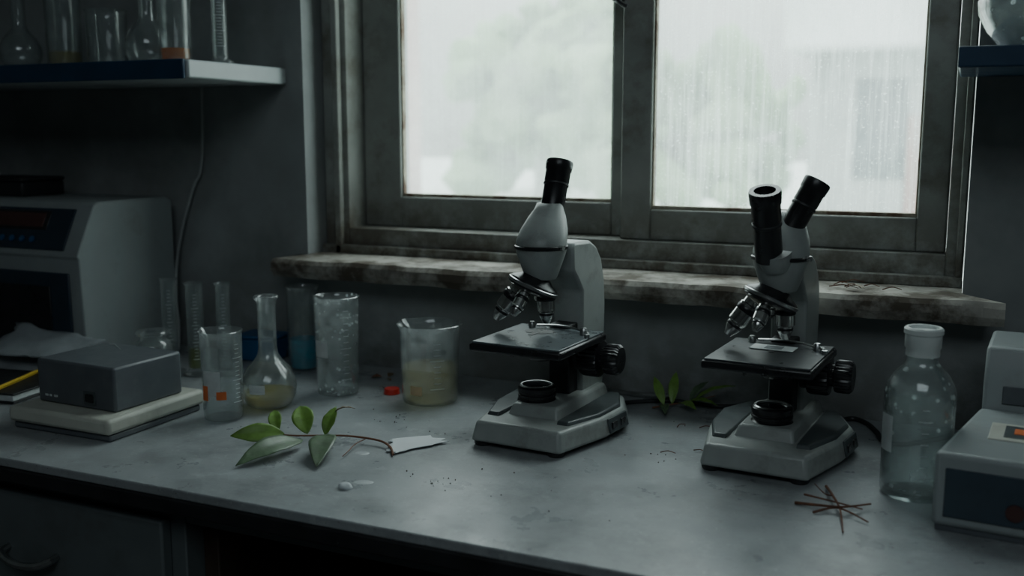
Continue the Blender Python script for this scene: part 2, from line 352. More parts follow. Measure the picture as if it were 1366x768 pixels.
# ------------------------------------------------------------ microscopes
def objective(parent,p0,p1,r):
    p0=Vector(p0);p1=Vector(p1);L_=(p1-p0).length;d=(p1-p0)
    o=lathe("objective",[(0,0),(r*.85,0),(r*.85,L_*.12),(r,L_*.14),(r,L_*.62),(r*.82,L_*.66),(r*.78,L_*.8),(r*.55,L_*.92),(r*.4,L_),(0,L_)],M['chrome'],parent,p0=p0,d=d,segs=28)
    lathe("knurled_ring",[(r*1.01,L_*.2),(r*1.06,L_*.22),(r*1.06,L_*.32),(r*1.01,L_*.34)],M['black'],o,p0=p0,d=d,segs=36,ribs=1,amp=.02)
    lathe("colour_ring",[(r*.8,L_*.69),(r*.83,L_*.70),(r*.83,L_*.75),(r*.8,L_*.76)],M['black'],o,p0=p0,d=d,segs=28)
def eyepiece(parent,p0,p1,r):
    p0=Vector(p0);p1=Vector(p1);L_=(p1-p0).length;d=p1-p0
    e=lathe("eyepiece",[(0,0),(r*.93,0),(r*.93,L_*.56),(r*.98,L_*.58),(r*.98,L_*.8),(r*1.04,L_*.82),(r*1.08,L_*.97),(r*1.04,L_),(r*.72,L_),(r*.66,L_*.93),(0,L_*.9)],M['black'],parent,p0=p0,d=d,segs=40)
    lathe("eyepiece_ring",[(r*.94,L_*.50),(r*1.0,L_*.51),(r*1.0,L_*.54),(r*.94,L_*.55)],M['blackm'],e,p0=p0,d=d,segs=40)
def scope(loc,rz,label,ax,hs,bino):
    T=E("microscope",loc,label,"microscope",rz,group="microscopes on the bench")
    def sc(k,dy=0): return [(-.066*k,-.108*k+dy),(.068*k,-.108*k+dy),(.092*k,-.01),(.097*k,.06*k),(.070*k,.125*k),(-.066*k,.125*k),(-.092*k,.06*k),(-.088*k,-.01)]
    b=prism("base",sc(1),.007,.035,M['white'],T,bevel=.005,top=sc(.93))
    prism("centre_housing",[(-.040,-.055),(.040,-.055),(.042,.12),(-.042,.12)],.030,.050,M['white'],b,top=[(-.034,-.046),(.034,-.046),(.034,.12),(-.034,.12)],bevel=.004)
    for s in (-1,1):
        pts=[(s*.044,-.070),(s*.062,-.070),(s*.082,-.008),(s*.086,.055),(s*.062,.112),(s*.044,.112)]
        tp_=[(s*.044,-.066),(s*.060,-.066),(s*.079,-.008),(s*.083,.055),(s*.060,.110),(s*.044,.110)]
        prism("top_pad",pts,.034,.040,M['grey'],b,bevel=.002,top=tp_)
    sk=prism("side_skirt",[(.0915,.000),(.0945,.000),(.0990,.055),(.0955,.055)],.011,.031,M['grey'],b,bevel=.001,top=[(.0875,.000),(.0905,.000),(.0950,.053),(.0915,.053)])
    for k in range(2):
        y0=.006+.026*k; xx=.0925+.0018*k
        box("vent",xx-.003,xx+.0028,y0,y0+.016,.015,.025,M['black'],sk,bevel=.0008)
    for fx,fy in ((-.055,-.092),(.055,-.092),(.075,.07),(-.075,.07)):
        lathe("foot",[(0,0),(.010,0),(.012,.003),(.012,.009),(0,.009)],M['blackm'],b,p0=(fx,fy,0),segs=20)
    il=lathe("illuminator",[(0,.044),(.027,.044),(.027,.050),(.0245,.052),(.0245,.054),(.0265,.055),(.0265,.058),(.0245,.059),(.0245,.061),(.0265,.062),(.0265,.068),(.0245,.070),(.020,.070),(.0195,.068),(0,.068)],M['black'],T,p0=(ax,-.012,0),segs=44)
    lathe("lens",[(0,.0700),(.010,.0697),(.0192,.0687)],M['lens'],il,p0=(ax,-.012,0),segs=32)
    lathe("lens_rim",[(.0196,.0690),(.0205,.0712),(.0225,.0714),(.0240,.0702)],M['steel'],il,p0=(ax,-.012,0),segs=44)
    az=.268*hs if hs<1 else .268
    prof=[(.058,.036),(.058,.195),(.040,.215),(.026,.228),(.024,az-.006),(.030,az),(.082,az-.002),(.105,az-.012),(.124,az-.032),(.136,.205),(.140,.165),(.140,.075),(.134,.036)]
    arm=prism("arm",prof,-.024,.024,M['white'],T,axis='x',bevel=.007,segs=3)
    box("focus_rail",-.016,.016,.030,.060,.044,.150,M['blackm'],T,bevel=.002)
    box("stage_bracket",-.03,.03,.02,.05,.112,.134,M['black'],T,bevel=.003)
    k=lathe("focus_knob",[(0,0),(.012,0),(.012,.010),(.0250,.012),(.0265,.016),(.0265,.036),(.025,.039),(.0140,.040),(.0140,.044),(.0200,.046),(.0212,.049),(.0212,.064),(.018,.068),(.009,.0685),(0,.067)],M['black'],T,p0=(.022,.043,.105),d=(1,0,0),segs=56,ribs=1,amp=.03)
    lathe("tension_ring",[(.014,.001),(.020,.002),(.020,.009),(.014,.010)],M['blackm'],k,p0=(.022,.043,.105),d=(1,0,0),segs=36)
    st=box("stage",-.068,.068,-.108,.042,.131,.142,M['black'],T,bevel=.003)
    box("stage_plate",-.065,.065,-.105,.039,.1415,.1445,M['stage2' if bino else 'stage'],st,bevel=.001)
    bm=bmesh.new(); hp=[]
    for i in range(28):
        a=2*math.pi*i/28; hp.append((ax+math.cos(a)*.022,-.004+math.sin(a)*.016))
    fa=[bm.verts.new((x,y,.1450)) for x,y in hp]; bm.faces.new(fa); addbox(bm,ax-.002,ax+.004,-.035,-.015,.1448,.1452)
    finish(bm,"stage_opening",M['black'],st)
    bm=bmesh.new(); addsweep(bm,[(-.03,.020,.148),(.0,.026,.149),(.03,.018,.149),(.048,.006,.148)],.0018,.0015); addlathe(bm,(.05,.004,.144),(0,0,1),[(0,0),(.006,0),(.006,.006),(.004,.010),(.0,.011)],20)
    addlathe(bm,(-.038,.020,.144),(0,0,1),[(0,0),(.005,0),(.005,.006),(.003,.009),(.0,.009)],20)
    addlathe(bm,(.062,-.012,.144),(0,0,1),[(0,0),(.004,0),(.004,.005),(.0,.006)],20); addsweep(bm,[(.048,.006,.149),(.058,-.004,.150),(.062,-.012,.149)],.002,.002)
    finish(bm,"slide_clip",M['steel'],st)
    if bino:
        s_=box("glass_slide",-.03,.026,-.026,.004,.1452,.1462,M['label'],st,bevel=.0005)
        box("slide_print",-.012,.010,-.020,-.002,.1462,.1465,M['print'],s_,bevel=0)
    cd=lathe("condenser",[(0,.104),(.015,.104),(.018,.107),(.026,.110),(.027,.113),(.020,.116),(.020,.131),(0,.131)],M['black'],T,p0=(ax,0,0),segs=36)
    lathe("diaphragm_lever",[(0,0),(.002,0),(.002,.014),(.0045,.015),(.0045,.020),(0,.020)],M['black'],cd,p0=(ax-.02,-.012,.112),d=(-1,-.3,-.05),segs=12)
    H=lambda z: .225+(z-.225)*hs
    sh=lambda s: (0,max(0,s-H(.270))*.55,0)
    hd=lathe("head",[(0,H(.219)),(.021,H(.219)),(.0235,H(.224)),(.0285,H(.238)),(.0335,H(.252)),(.0355,H(.260)),(.0355,H(.272)),(.0345,H(.279)),(.0325,H(.288)),(.026,H(.304)),(.0205,H(.314)),(.019,H(.322)),(0,H(.322))],M['white'],T,p0=(ax,0,0),segs=48,shear=sh,angle=60)
    lathe("head_ring",[(.0355,H(.2605)),(.0374,H(.2612)),(.0374,H(.2650)),(.0355,H(.2660))],M['black'],hd,p0=(ax,0,0),segs=48)
    bm=bmesh.new(); addlathe(bm,(ax+.034,-.012,H(.265)),(1,-.4,0),[(0,0),(.003,0),(.003,.008),(0,.008)],14); finish(bm,"lock_screw",M['chrome'],hd)
    if not bino: eyepiece(T,(ax+.003,.027,.312),(ax+.004,.050,.379),.0180)
    else:
        eyepiece(T,(ax+.006,.008,.292),(ax+.036,.030,.358),.0165)
        eyepiece(T,(ax-.008,-.028,.262),(ax-.008,-.062,.350),.0185)
        lathe("tube_mount",[(0,0),(.019,0),(.022,.010),(.021,.022),(.0,.028)],M['white'],hd,p0=(ax+.0,-.018,.252),d=(-.05,-.40,.9),segs=32)
    nz=lathe("nosepiece",[(0,-.012),(.020,-.012),(.024,-.008),(.033,-.003),(.0355,.000),(.0355,.007),(.030,.010),(0,.012)],M['black'],T,p0=(ax-.008,-.006,.211),d=(-.34,-.20,-.9),segs=44)
    lathe("chrome_collar",[(.0355,.000),(.0368,.001),(.0368,.004),(.0355,.005)],M['steel'],nz,p0=(ax-.008,-.006,.211),d=(-.34,-.20,-.9),segs=44)
    objective(nz,(ax+.009,-.004,.206),(ax+.010,-.002,.157),.0125)
    objective(nz,(ax-.030,-.010,.205),(ax-.060,-.022,.160),.0132)
    objective(nz,(ax-.010,-.030,.202),(ax-.016,-.052,.174),.0095)
    objective(nz,(ax-.012,.018,.202),(ax-.018,.032,.178),.0085)
    return T
scope((-.520,1.286,0),math.radians(-4),"grey and white monocular microscope with black eyepiece and black stage",-.014,1.0,False)
scope((-.213,1.312,0),math.radians(-4),"grey and white binocular microscope with two black eyepieces and a slide",0,.965,True)

# ------------------------------------------------------------ glassware
def marks(name,parent,r,z0,z1,n,ang,w=.5,m=None,big=5):
    bm=bmesh.new()
    for i in range(n):
        z=z0+(z1-z0)*i/(n-1); ww=w if i%big==0 else w*.5
        pr=None
        for k in range(7):
            a=ang-ww/2+ww*k/6; rr=r(z)+.0005
            q=(bm.verts.new((math.cos(a)*rr,math.sin(a)*rr,z)),bm.verts.new((math.cos(a)*rr,math.sin(a)*rr,z+.0009)))
            if pr: bm.faces.new([pr[0],q[0],q[1],pr[1]])
            pr=q
    return finish(bm,name,m or M['ink'],parent,smooth=False)
def patch(name,parent,r,z0,z1,a0,a1,m):
    bm=bmesh.new(); pr=None
    for k in range(11):
        a=a0+(a1-a0)*k/10; q=(bm.verts.new((math.cos(a)*(r+.0006),math.sin(a)*(r+.0006),z0)),bm.verts.new((math.cos(a)*(r+.0006),math.sin(a)*(r+.0006),z1)))
        if pr: bm.faces.new([pr[0],q[0],q[1],pr[1]])
        pr=q
    return finish(bm,name,m,parent)
def beaker(name,x,y,z,r,h,rt,gm,label,cat="beaker",liq=None,lh=0,spa=None,group=None):
    T=E(name,(x,y,z),label,cat,group=group)
    P=[(0,.0015),(r*.85,.0015),(r*.96,.003),(r,.008),(r+(rt-r)*.25,h*.5),(r+(rt-r)*.5,h-.010),(rt-.002,h-.003),(rt,h),(rt-.0012,h+.0008),(rt-.004,h-.003),(r+(rt-r)*.5-.002,h-.012),(r-.002,.009),(r*.84,.0045),(0,.0045)]
    k={}
    if spa is not None: k['spout']=(spa,h-.004,.007)
    g=lathe("glass_wall",P,gm,T,segs=64,**k)
    if liq: lathe("liquid",[(0,.005),(r*.84,.005),(r-.0035,.010),(r+(rt-r)*.25*lh/(h*.5)-.003,lh),(0,lh)],liq,T,segs=48)
    return T
CA=math.atan2(-1.36,.753)
t=beaker("beaker",-.753,1.362,0,.0435,.125,.0515,M['glassd'],"glass beaker half full of cloudy liquid",liq=M['cloudy'],lh=.059,spa=2.9)
marks("graduation_marks",t,lambda z:.0455,.03,.10,9,CA+.25,.5)
patch("label_print",t,.0442,.020,.034,CA-.75,CA-.3,mat("pale_tan_print",(.5,.38,.22),.7))
t=beaker("glass_jar",-.914,1.345,0,.0335,.160,.0375,M['glasss'],"tall glass jar speckled with condensation droplets","jar",spa=None)
patch("paper_label",t,.0352,.066,.092,CA-1.1,CA-.35,M['label'])
marks("graduation_marks",t,lambda z:.0355,.03,.14,12,CA+.5,.5)
t=beaker("glass_tumbler",-1.067,1.466,0,.0275,.150,.0305,M['glassd'],"tall glass vessel holding blue liquid","glass vessel",liq=M['bluel'],lh=.056)
t=beaker("measuring_beaker",-.986,1.152,0,.0285,.133,.0325,M['glassd'],"narrow glass beaker with orange and white label beside the balance","beaker",spa=3.0)
ca2=math.atan2(-1.152,.986)
patch("paper_label",t,.0305,.042,.078,ca2-1.0,ca2-.1,M['label']); patch("orange_label",t,.0312,.034,.056,ca2-1.05,ca2-.72,M['orange']); patch("orange_label",t,.0312,.036,.048,ca2-.3,ca2+.15,M['orange'])
marks("graduation_marks",t,lambda z:.031,.03,.115,14,ca2+.75,.5)
def flask(x,y,z,s,gm,label,liq=None,gr=None,lv=.026):
    T=E("flask",(x,y,z),label,"flask",group=gr)
    P=[(0,.002),(.026,.002),(.034,.007),(.0405,.020),(.0425,.034),(.040,.048),(.033,.062),(.022,.074),(.0155,.084),(.0140,.095),(.0138,.160),(.0150,.166),(.0185,.170),(.0190,.173),(.0170,.175),(.0125,.172),(.0122,.095),(.013,.084),(.020,.0725),(.0315,.060),(.0385,.047),(.041,.034),(.039,.020),(.032,.008),(0,.005)]
    lathe("glass_wall",[(a*s,b*s) for a,b in P],gm,T,segs=56,angle=80)
    if liq: lathe("liquid",[(0,.006),(.031*s,.008*s),(.038*s,.019*s),(.0385*s,lv*s),(0,lv*s)],liq,T,segs=48)
    return T
t=flask(-.964,1.232,0,1.0,M['glassd'],"round-bodied glass flask with narrow neck and straw-coloured liquid",M['straw'])
patch("paper_label",t,.0418,.030,.044,ca2-.8,ca2-.2,M['label'])
T=E("reagent_jar",(-1.222,1.262,0),"small wide-mouth glass jar beside the balance","jar")
lathe("glass_wall",[(0,.002),(.027,.002),(.030,.006),(.030,.066),(.026,.076),(.021,.080),(.021,.086),(.027,.088),(.0275,.092),(.026,.094),(.019,.091),(.019,.080),(.0275,.066),(.0275,.007),(0,.005)],M['glassd'],T,segs=48)
lathe("liquid",[(0,.006),(.027,.008),(.027,.04),(0,.04)],M['water'],T,segs=40)
for (x,y,r,h,lq,lb) in ((-1.262,1.345,.0128,.168,None,"slim glass measuring cylinder with narrow foot"),(-1.211,1.352,.0145,.163,M['greenl'],"slim glass cylinder with a little green liquid"),(-1.166,1.372,.0120,.163,None,"slim empty glass measuring cylinder")):
    T=E("measuring_cylinder",(x,y,0),lb,"measuring cylinder",group="slim glass cylinders on the bench")
    lathe("glass_wall",[(0,.001),(.024,.001),(.024,.004),(r*1.1,.008),(r,.012),(r,h-.004),(r*1.22,h-.001),(r*1.22,h),(r*.88,h-.001),(r*.88,.014),(0,.012)],M['glassd'],T,segs=36)
    if lq: lathe("liquid",[(0,.014),(r*.86,.014),(r*.86,.045),(0,.045)],lq,T,segs=32)
    marks("graduation_marks",T,lambda z,r=r:r,.03,h-.02,20,math.atan2(-y,-x),.8)
T=E("plastic_tub",(-1.185,1.50,0),"small blue plastic tub against the wall","tub",rz=.1)
prism("tub_body",[(-.036,-.026),(.036,-.026),(.036,.026),(-.036,.026)],0,.042,M['blue'],T,top=[(-.04,-.03),(.04,-.03),(.04,.03),(-.04,.03)],bevel=.004); box("tub_lid",-.042,.042,-.032,.032,.042,.049,M['blue'],T,bevel=.003)
T=E("reagent_bottle",(-.036,1.234,0),"clear glass reagent bottle of water with white cap","bottle")
lathe("glass_wall",[(0,.003),(.030,.003),(.037,.001),(.0385,.005),(.039,.012),(.039,.122),(.037,.132),(.030,.145),(.021,.154),(.0175,.160),(.0175,.168),(.0160,.168),(.0160,.160),(.0195,.153),(.0285,.143),(.035,.131),(.037,.121),(.037,.013),(.033,.007),(0,.008)],M['bglass'],T,segs=64,angle=70)
lathe("liquid",[(0,.009),(.032,.009),(.0362,.014),(.0362,.110),(0,.110)],M['water'],T,segs=56)
lathe("cap",[(0,.166),(.0185,.166),(.0185,.174),(.0200,.176),(.0200,.1905),(.0215,.192),(.0215,.197),(.0195,.199),(.017,.199),(.0165,.195),(0,.195)],M['plasticap'],T,segs=48)
cb2=math.atan2(-1.236,.04); patch("paper_label",T,.0392,.055,.098,cb2-1.35,cb2-.75,M['label']); patch("printed_label",T,.0392,.022,.070,cb2-.15,cb2+1.0,glass("faded_label",dirt=.22))
marks("graduation_marks",T,lambda z:.0392,.03,.11,7,cb2+.2,.4)

# ------------------------------------------------------------ balance & box
T=E("balance",(-1.14,1.083,0),"cream laboratory balance base with dark underside","balance")
box("underside",-.092,.092,-.090,.090,0,.010,M['dgrey'],T,bevel=.003); pt=box("housing",-.096,.096,-.096,.096,.010,.033,M['cream'],T,bevel=.006)
T=E("instrument_box",(-1.137,1.086,.033),"dark grey plastic instrument box on the balance","instrument box",rz=math.radians(-2))
b=box("case",-.077,.077,-.064,.064,.0,.064,M['dgrey'],T,bevel=.004)
box("switch",.020,.036,-.0665,-.063,.010,.022,M['black'],T,bevel=.001); box("switch_frame",.016,.040,-.0652,-.0638,.006,.026,M['grey'],T,bevel=.001)
bm=bmesh.new()
for i,(w) in enumerate((.006,.004,.007)): addbox(bm,-.062+i*.009,-.062+i*.009+w,-.0648,-.064,.010,.013)
finish(bm,"printed_mark",M['label'],T)
bm=bmesh.new(); addsweep(bm,[(-.055,.05,.0646),(-.045,.052,.0646),(-.035,.045,.0646),(-.01,.03,.0646)],.0006,.0004); finish(bm,"scuff",M['label'],T)
T=E("notebook",(-1.43,1.135,0),"black hard-cover notebook with pale pages","notebook",rz=.15); box("cover",-.085,.085,-.07,.07,0,.004,M['blackm'],T,bevel=.001); box("pages",-.082,.082,-.068,.068,.004,.014,M['label'],T,bevel=.001); box("cover",-.085,.085,-.07,.07,.014,.017,M['blackm'],T,bevel=.001)
T=E("pencil",(-1.40,1.15,.0205),"yellow pencil lying on the notebook","pencil",rz=math.radians(110))
lathe("barrel",[(0,-.075),(.0035,-.075),(.0035,.062)],M['yellow'],T,d=(1,0,0),segs=6); lathe("tip",[(.0035,.062),(.001,.074),(0,.076)],M['cream'],T,d=(1,0,0),segs=12)
def sheet(name,pts,label,cat,m,seed,amp=.002,th=.0006,n=14,z=.0015,crum=30):
    bm=bmesh.new(); P=[Vector((*p,0)) if len(p)==2 else Vector(p) for p in pts]; G=[]
    for i in range(n+1):
        row=[]
        for j in range(n+1):
            u=i/n; v_=j/n; p=(P[0]*(1-u)*(1-v_)+P[1]*u*(1-v_)+P[2]*u*v_+P[3]*(1-u)*v_)
            e=min(u,1-u,v_,1-v_); k=noise.noise(Vector((p.x*crum+seed,p.y*crum,seed)))
            k2=noise.noise(Vector((p.x*90+seed,p.y*90,3.)))
            off=Vector((k2*.012 if e<.01 else 0,k2*.012 if e<.01 else 0,z+amp*(1+k)))
            row.append(bm.verts.new(p+off))
        G.append(row)
    for i in range(n):
        for j in range(n): bm.faces.new([G[i][j],G[i+1][j],G[i+1][j+1],G[i][j+1]])
    ob=finish(bm,name,m); s=ob.modifiers.new("thick",'SOLIDIFY'); s.thickness=th; return tag(ob,label,cat)
sheet("paper_scrap",[(-.672,1.100),(-.626,1.182),(-.660,1.196),(-.704,1.158)],"torn scrap of white paper lying on the worktop","paper",M['paper'],2.,amp=.0008)
sheet("paper_sheet",[(-1.56,1.20,.03),(-1.36,1.215,.03),(-1.35,1.275,.055),(-1.55,1.275,.07)],"crumpled grey sheet of paper in front of the centrifuge","paper",M['greypaper'],5.,amp=.008,crum=18)
sheet("paper_sheet",[(-1.60,1.18,.0),(-1.30,1.205,.0),(-1.33,1.27,.01),(-1.58,1.27,.018)],"pale sheet of paper under a crumpled one","paper",M['greypaper'],8.,amp=.006,crum=12)

# ------------------------------------------------------------ centrifuge
T=E("centrifuge",(-1.60,1.40,0),"grey bench centrifuge with sloping dark blue control panel","centrifuge")
bd=prism("housing",[(.115,.012),(.115,.290),(.10,.298),(-.068,.298),(-.078,.293),(-.122,.205),(-.118,.200),(-.114,.012)],-.2,.20,M['devw'],T,axis='x',bevel=.006)
def onslope(t,off):
    a=Vector((0,-.122,.205)); b_=Vector((0,-.078,.293)); d=(b_-a); nrm=Vector((0,-d.z,d.y)).normalized(); return a+d*t+nrm*off
def slopebox(name,x0,x1,t0,t1,o0,o1,m,parent):
    bm=bmesh.new(); vs=[]
    for x in (x0,x1):
        for t_ in (t0,t1):
            for o_ in (o0,o1):
                p=onslope(t_,o_); vs.append(bm.verts.new((x,p.y,p.z)))
    for f in ((0,1,3,2),(4,6,7,5),(0,4,5,1),(2,3,7,6),(0,2,6,4),(1,5,7,3)): bm.faces.new([vs[i] for i in f])
    return finish(bm,name,m,parent,bevel=.001)
cp=slopebox("control_panel",-.18,.165,.10,.90,-.002,.003,M['navy'],T)
slopebox("display",-.03,.10,.52,.80,.002,.0045,M['amberlab'],cp); slopebox("display_frame",-.04,.11,.47,.84,.002,.0035,M['black'],cp)
bm=bmesh.new()
for i in range(6): 
    p=onslope(.28,.004); addlathe(bm,(-.04+i*.025,p.y,p.z),(0,-.89,.45),[(0,0),(.006,0),(.006,.002),(0,.0025)],14)
finish(bm,"button_row",M['blue'],cp)
box("front_hatch",-.185,.175,-.121,-.115,.03,.175,M['navy'],T,bevel=.003)
box("hatch_recess",-.14,.13,-.1235,-.120,.05,.15,M['black'],T,bevel=.002)
for x in (-.17,.17):
    for y in (-.09,.09): lathe("foot",[(0,0),(.012,0),(.012,.013),(0,.013)],M['blackm'],T,p0=(x,y,0),segs=16)
T=E("black_case",(-1.70,1.42,.2985),"small black case lying on the centrifuge","case"); box("case_body",-.07,.07,-.05,.05,0,.028,M['blackm'],T,bevel=.004); box("case_lid",-.071,.071,-.051,.051,.028,.036,M['blackm'],T,bevel=.003)
# ------------------------------------------------------------ right instrument
T=E("spectrometer",(-.015,1.122,0),"white bench instrument with navy front panel and raised rear","instrument",rz=math.radians(-5))
b=prism("housing",[(0,0),(.26,0),(.26,.215),(.026,.215)],.006,.087,M['devw'],T,bevel=.006)
prism("plinth",[(.004,.004),(.256,.004),(.256,.21),(.030,.21)],0,.008,M['dgrey'],T,bevel=.001)
fp=box("front_panel",.012,.25,-.002,.002,.018,.071,M['slate'],T,bevel=.001)
lathe("indicator",[(0,0),(.009,0),(.009,.002),(0,.003)],M['amberlab'],fp,p0=(.080,-.002,.034),d=(0,-1,0),segs=20)
tp=box("keypad",.045,.20,.075,.145,.0865,.0885,M['cream'],T,bevel=.001); box("keypad_window",.06,.17,.085,.135,.0882,.0892,M['grey'],tp,bevel=.0005); box("keypad_print",.07,.11,.10,.122,.089,.0898,M['orange'],tp,bevel=0)
prism("rear_housing",[(.216,.004),(.216,.120),(.235,.160),(.33,.164),(.34,.15),(.34,.004)],.028,.26,M['devw'],T,axis='x',bevel=.005)
box("rear_panel",.050,.2,.2135,.2165,.094,.116,M['dgrey'],T,bevel=.001)

# ------------------------------------------------------------ plants & debris
def addleaf(bm,base,tip,w,side,curl=0,fold=.25,n=12,m=4):
    base=Vector(base);tip=Vector(tip);d=tip-base;L_=d.length;d.normalize();side=Vector(side); side=(side-d*side.dot(d)).normalized(); up=side.cross(d).normalized()
    if up.z<0: up=-up
    rows=[]
    for i in range(n+1):
        t=i/n; ww=w*.5*(math.sin(math.pi*min(1,t**.85*.985+.008))**.95); row=[]
        c=base+d*L_*t+up*(math.sin(math.pi*t)*L_*.10+curl*t*t*L_)
        for j in range(-m,m+1):
            s=j/m; rip=math.sin(t*22+abs(s)*3)*.0006*abs(s)
            row.append(bm.verts.new(c+side*ww*s+up*(abs(s)*ww*fold+rip)))
        rows.append(row)
    for A,B in zip(rows,rows[1:]):
        for k in range(len(A)-1): bm.faces.new([A[k],A[k+1],B[k+1],B[k]])
def leaf(parent,base,tip,w,side,m,**k):
    bm=bmesh.new(); addleaf(bm,base,tip,w,side,**k)
    ob=finish(bm,"leaf",m,parent); s=ob.modifiers.new("thick",'SOLIDIFY'); s.thickness=.0005
    return ob
T=E("leafy_sprig",(-.763,1.102,0),"freshly cut sprig with green leaves lying on worktop","sprig")
def R(x,y,z): return (x+.77,y-1.12,z)
sweep("stem",[R(-.672,1.118,.003),R(-.690,1.140,.005),R(-.715,1.152,.007),R(-.760,1.150,.008),R(-.80,1.138,.007),R(-.835,1.126,.006),R(-.868,1.120,.006)],.0018,.0010,M['stem'],T)
sweep("twig",[R(-.735,1.150,.007),R(-.738,1.130,.005),R(-.732,1.105,.004),R(-.728,1.085,.003)],.0009,.0006,M['stem'],T)
leaf(T,R(-.848,1.122,.008),R(-.905,1.078,.010),.028,(0,.6,.6),M['leaf'],fold=.1)
leaf(T,R(-.805,1.105,.009),R(-.828,.995,.004),.034,(.85,.0,-.30),M['leafd'],fold=.08)
leaf(T,R(-.862,1.126,.007),R(-.895,1.162,.026),.019,(.8,.3,.1),M['leaf'])
leaf(T,R(-.818,1.134,.008),R(-.857,1.172,.034),.031,(.9,.4,.1),M['leaf'])
leaf(T,R(-.793,1.140,.008),R(-.797,1.178,.034),.020,(.8,.5,.3),M['leaf'],curl=.15)
leaf(T,R(-.796,1.165,.032),R(-.772,1.180,.044),.012,(.3,.9,.2),M['leafb'],curl=-.2)
leaf(T,R(-.780,1.128,.014),R(-.732,1.032,.004),.035,(.95,.25,.0),M['leafd'],fold=.05)
T=E("dry_twig",(-.11,1.135,0),"tangle of dry reddish-brown twigs on the worktop","twig")
def R2(x,y,z): return (x+.11,y-1.135,z)
bm=bmesh.new()
for P_,r in (([(-.158,1.140,.002),(-.130,1.135,.005),(-.105,1.132,.008),(-.078,1.160,.006)],.0020),([(-.132,1.205,.004),(-.120,1.165,.008),(-.108,1.130,.006),(-.098,1.072,.002)],.0018),([(-.135,1.118,.002),(-.110,1.132,.006),(-.076,1.110,.003)],.0016),([(-.150,1.155,.008),(-.118,1.140,.010),(-.085,1.142,.005)],.0014)):
    addsweep(bm,[R2(*p) for p in P_],r,r*.5,segs=6)
finish(bm,"twig_stems",M['twig'],T)
bm=bmesh.new(); addsweep(bm,[R2(-.120,1.165,.008),R2(-.127,1.15,.014),R2(-.140,1.162,.020)],.001,.0006,segs=6); finish(bm,"side_shoot",M['twig'],T)
T=E("dry_twig",(-.13,1.53,.197),"dry brown twigs lying on window sill","twig")
bm=bmesh.new()
for k in range(7):
    x=random.uniform(-.05,.03); y=random.uniform(-.03,.05); a=random.uniform(-.6,.6); l=random.uniform(.02,.045)
    addsweep(bm,[(x,y,.003),(x+l*.5*math.cos(a),y+l*.5*math.sin(a),.006+random.uniform(0,.003)),(x+l*math.cos(a),y+l*math.sin(a),.003)],.0009,.0005,segs=5)
finish(bm,"twig_stems",M['twig'],T); bm=bmesh.new(); addleaf(bm,(-.02,-.02,.003),(.005,-.03,.004),.010,(0,1,.1)); finish(bm,"dead_leaf",M['leafb'],T)
T=E("leafy_sprig",(-.385,1.49,0),"small wilted green sprig lying between the microscopes","sprig")
sweep("stem",[(-.035,-.03,.003),(-.01,-.01,.006),(.02,.0,.012),(.05,.015,.020)],.0014,.0008,M['stem'],T)
for (bx_,tx,w,sd,mm) in (((-.02,-.02,.006),(-.045,.01,.042),.015,(.8,.3,.2),'leaf'),((-.01,-.01,.006),(-.015,.03,.048),.016,(.9,.2,.1),'leaf'),((.0,-.008,.008),(.035,-.04,.010),.016,(.3,.9,.1),'leaf'),((.015,.0,.012),(.035,.035,.036),.014,(.9,-.2,.1),'leafd'),((.02,.0,.012),(.080,.025,.036),.013,(.2,.9,.3),'leaf'),((-.02,-.018,.005),(-.005,-.065,.005),.015,(.9,.1,.1),'leafd'),((.01,-.0,.010),(.060,-.01,.012),.014,(.3,.9,.1),'leaf')):
    leaf(T,bx_,tx,w,sd,M[mm])
def blob(name,x,y,r,h,m,label,cat,sx=1.4,rz=0):
    bm=bmesh.new(); res=bmesh.ops.create_icosphere(bm,subdivisions=3,radius=1)
    for v in res['verts']:
        k=1+noise.noise(v.co*1.3+Vector((x*40,y*40,0)))*.25; v.co=Vector((v.co.x*r*sx*k,v.co.y*r*k,max(-.3,v.co.z)*h*k+h*.3))
    ob=finish(bm,name,m,loc=(x,y,0),rot=(0,0,rz)); return tag(ob,label,cat)
blob("pebble",-.656,.974,.0065,.0055,M['paper'],"small white lump lying on the worktop","pebble")
M['film']=mat("film_fleck",(.42,.45,.46),.4,var=.05)
blob("paper_fleck",-.647,1.000,.008,.0007,M['film'],"flat pale fleck of film on worktop","fleck",rz=.3); blob("paper_fleck",-.710,1.095,.007,.0007,M['film'],"flat pale fleck beside the sprig","fleck",rz=.5)
T=E("bottle_cap",(-.834,1.380,0),"red plastic bottle cap lying on the worktop","bottle cap"); lathe("cap_wall",[(0,0),(.0125,0),(.0125,.007),(.0115,.009),(0,.009)],M['red'],T,segs=40,ribs=1,amp=.015); lathe("cap_rim",[(.0126,0),(.0132,.0005),(.0132,.002),(.0126,.0025)],M['red'],T,segs=40)
for i,(x,y,s_) in enumerate(((-.918,1.45,.012),(-.895,1.47,.010),(-.875,1.445,.007),(-.86,1.40,.006))):
    bm=bmesh.new(); addleaf(bm,(0,0,.001),(s_*1.6,s_*.4,.004),s_*1.2,(.1,1,.2),n=6,m=2); tag(finish(bm,"dead_leaf",M['leafb' if i else 'stem'],loc=(x,y,.0005),rot=(0,0,i*1.3)),"curled brown leaf fragment behind the glassware","leaf fragment",group="brown leaf fragments")
bm=bmesh.new(); kk=0
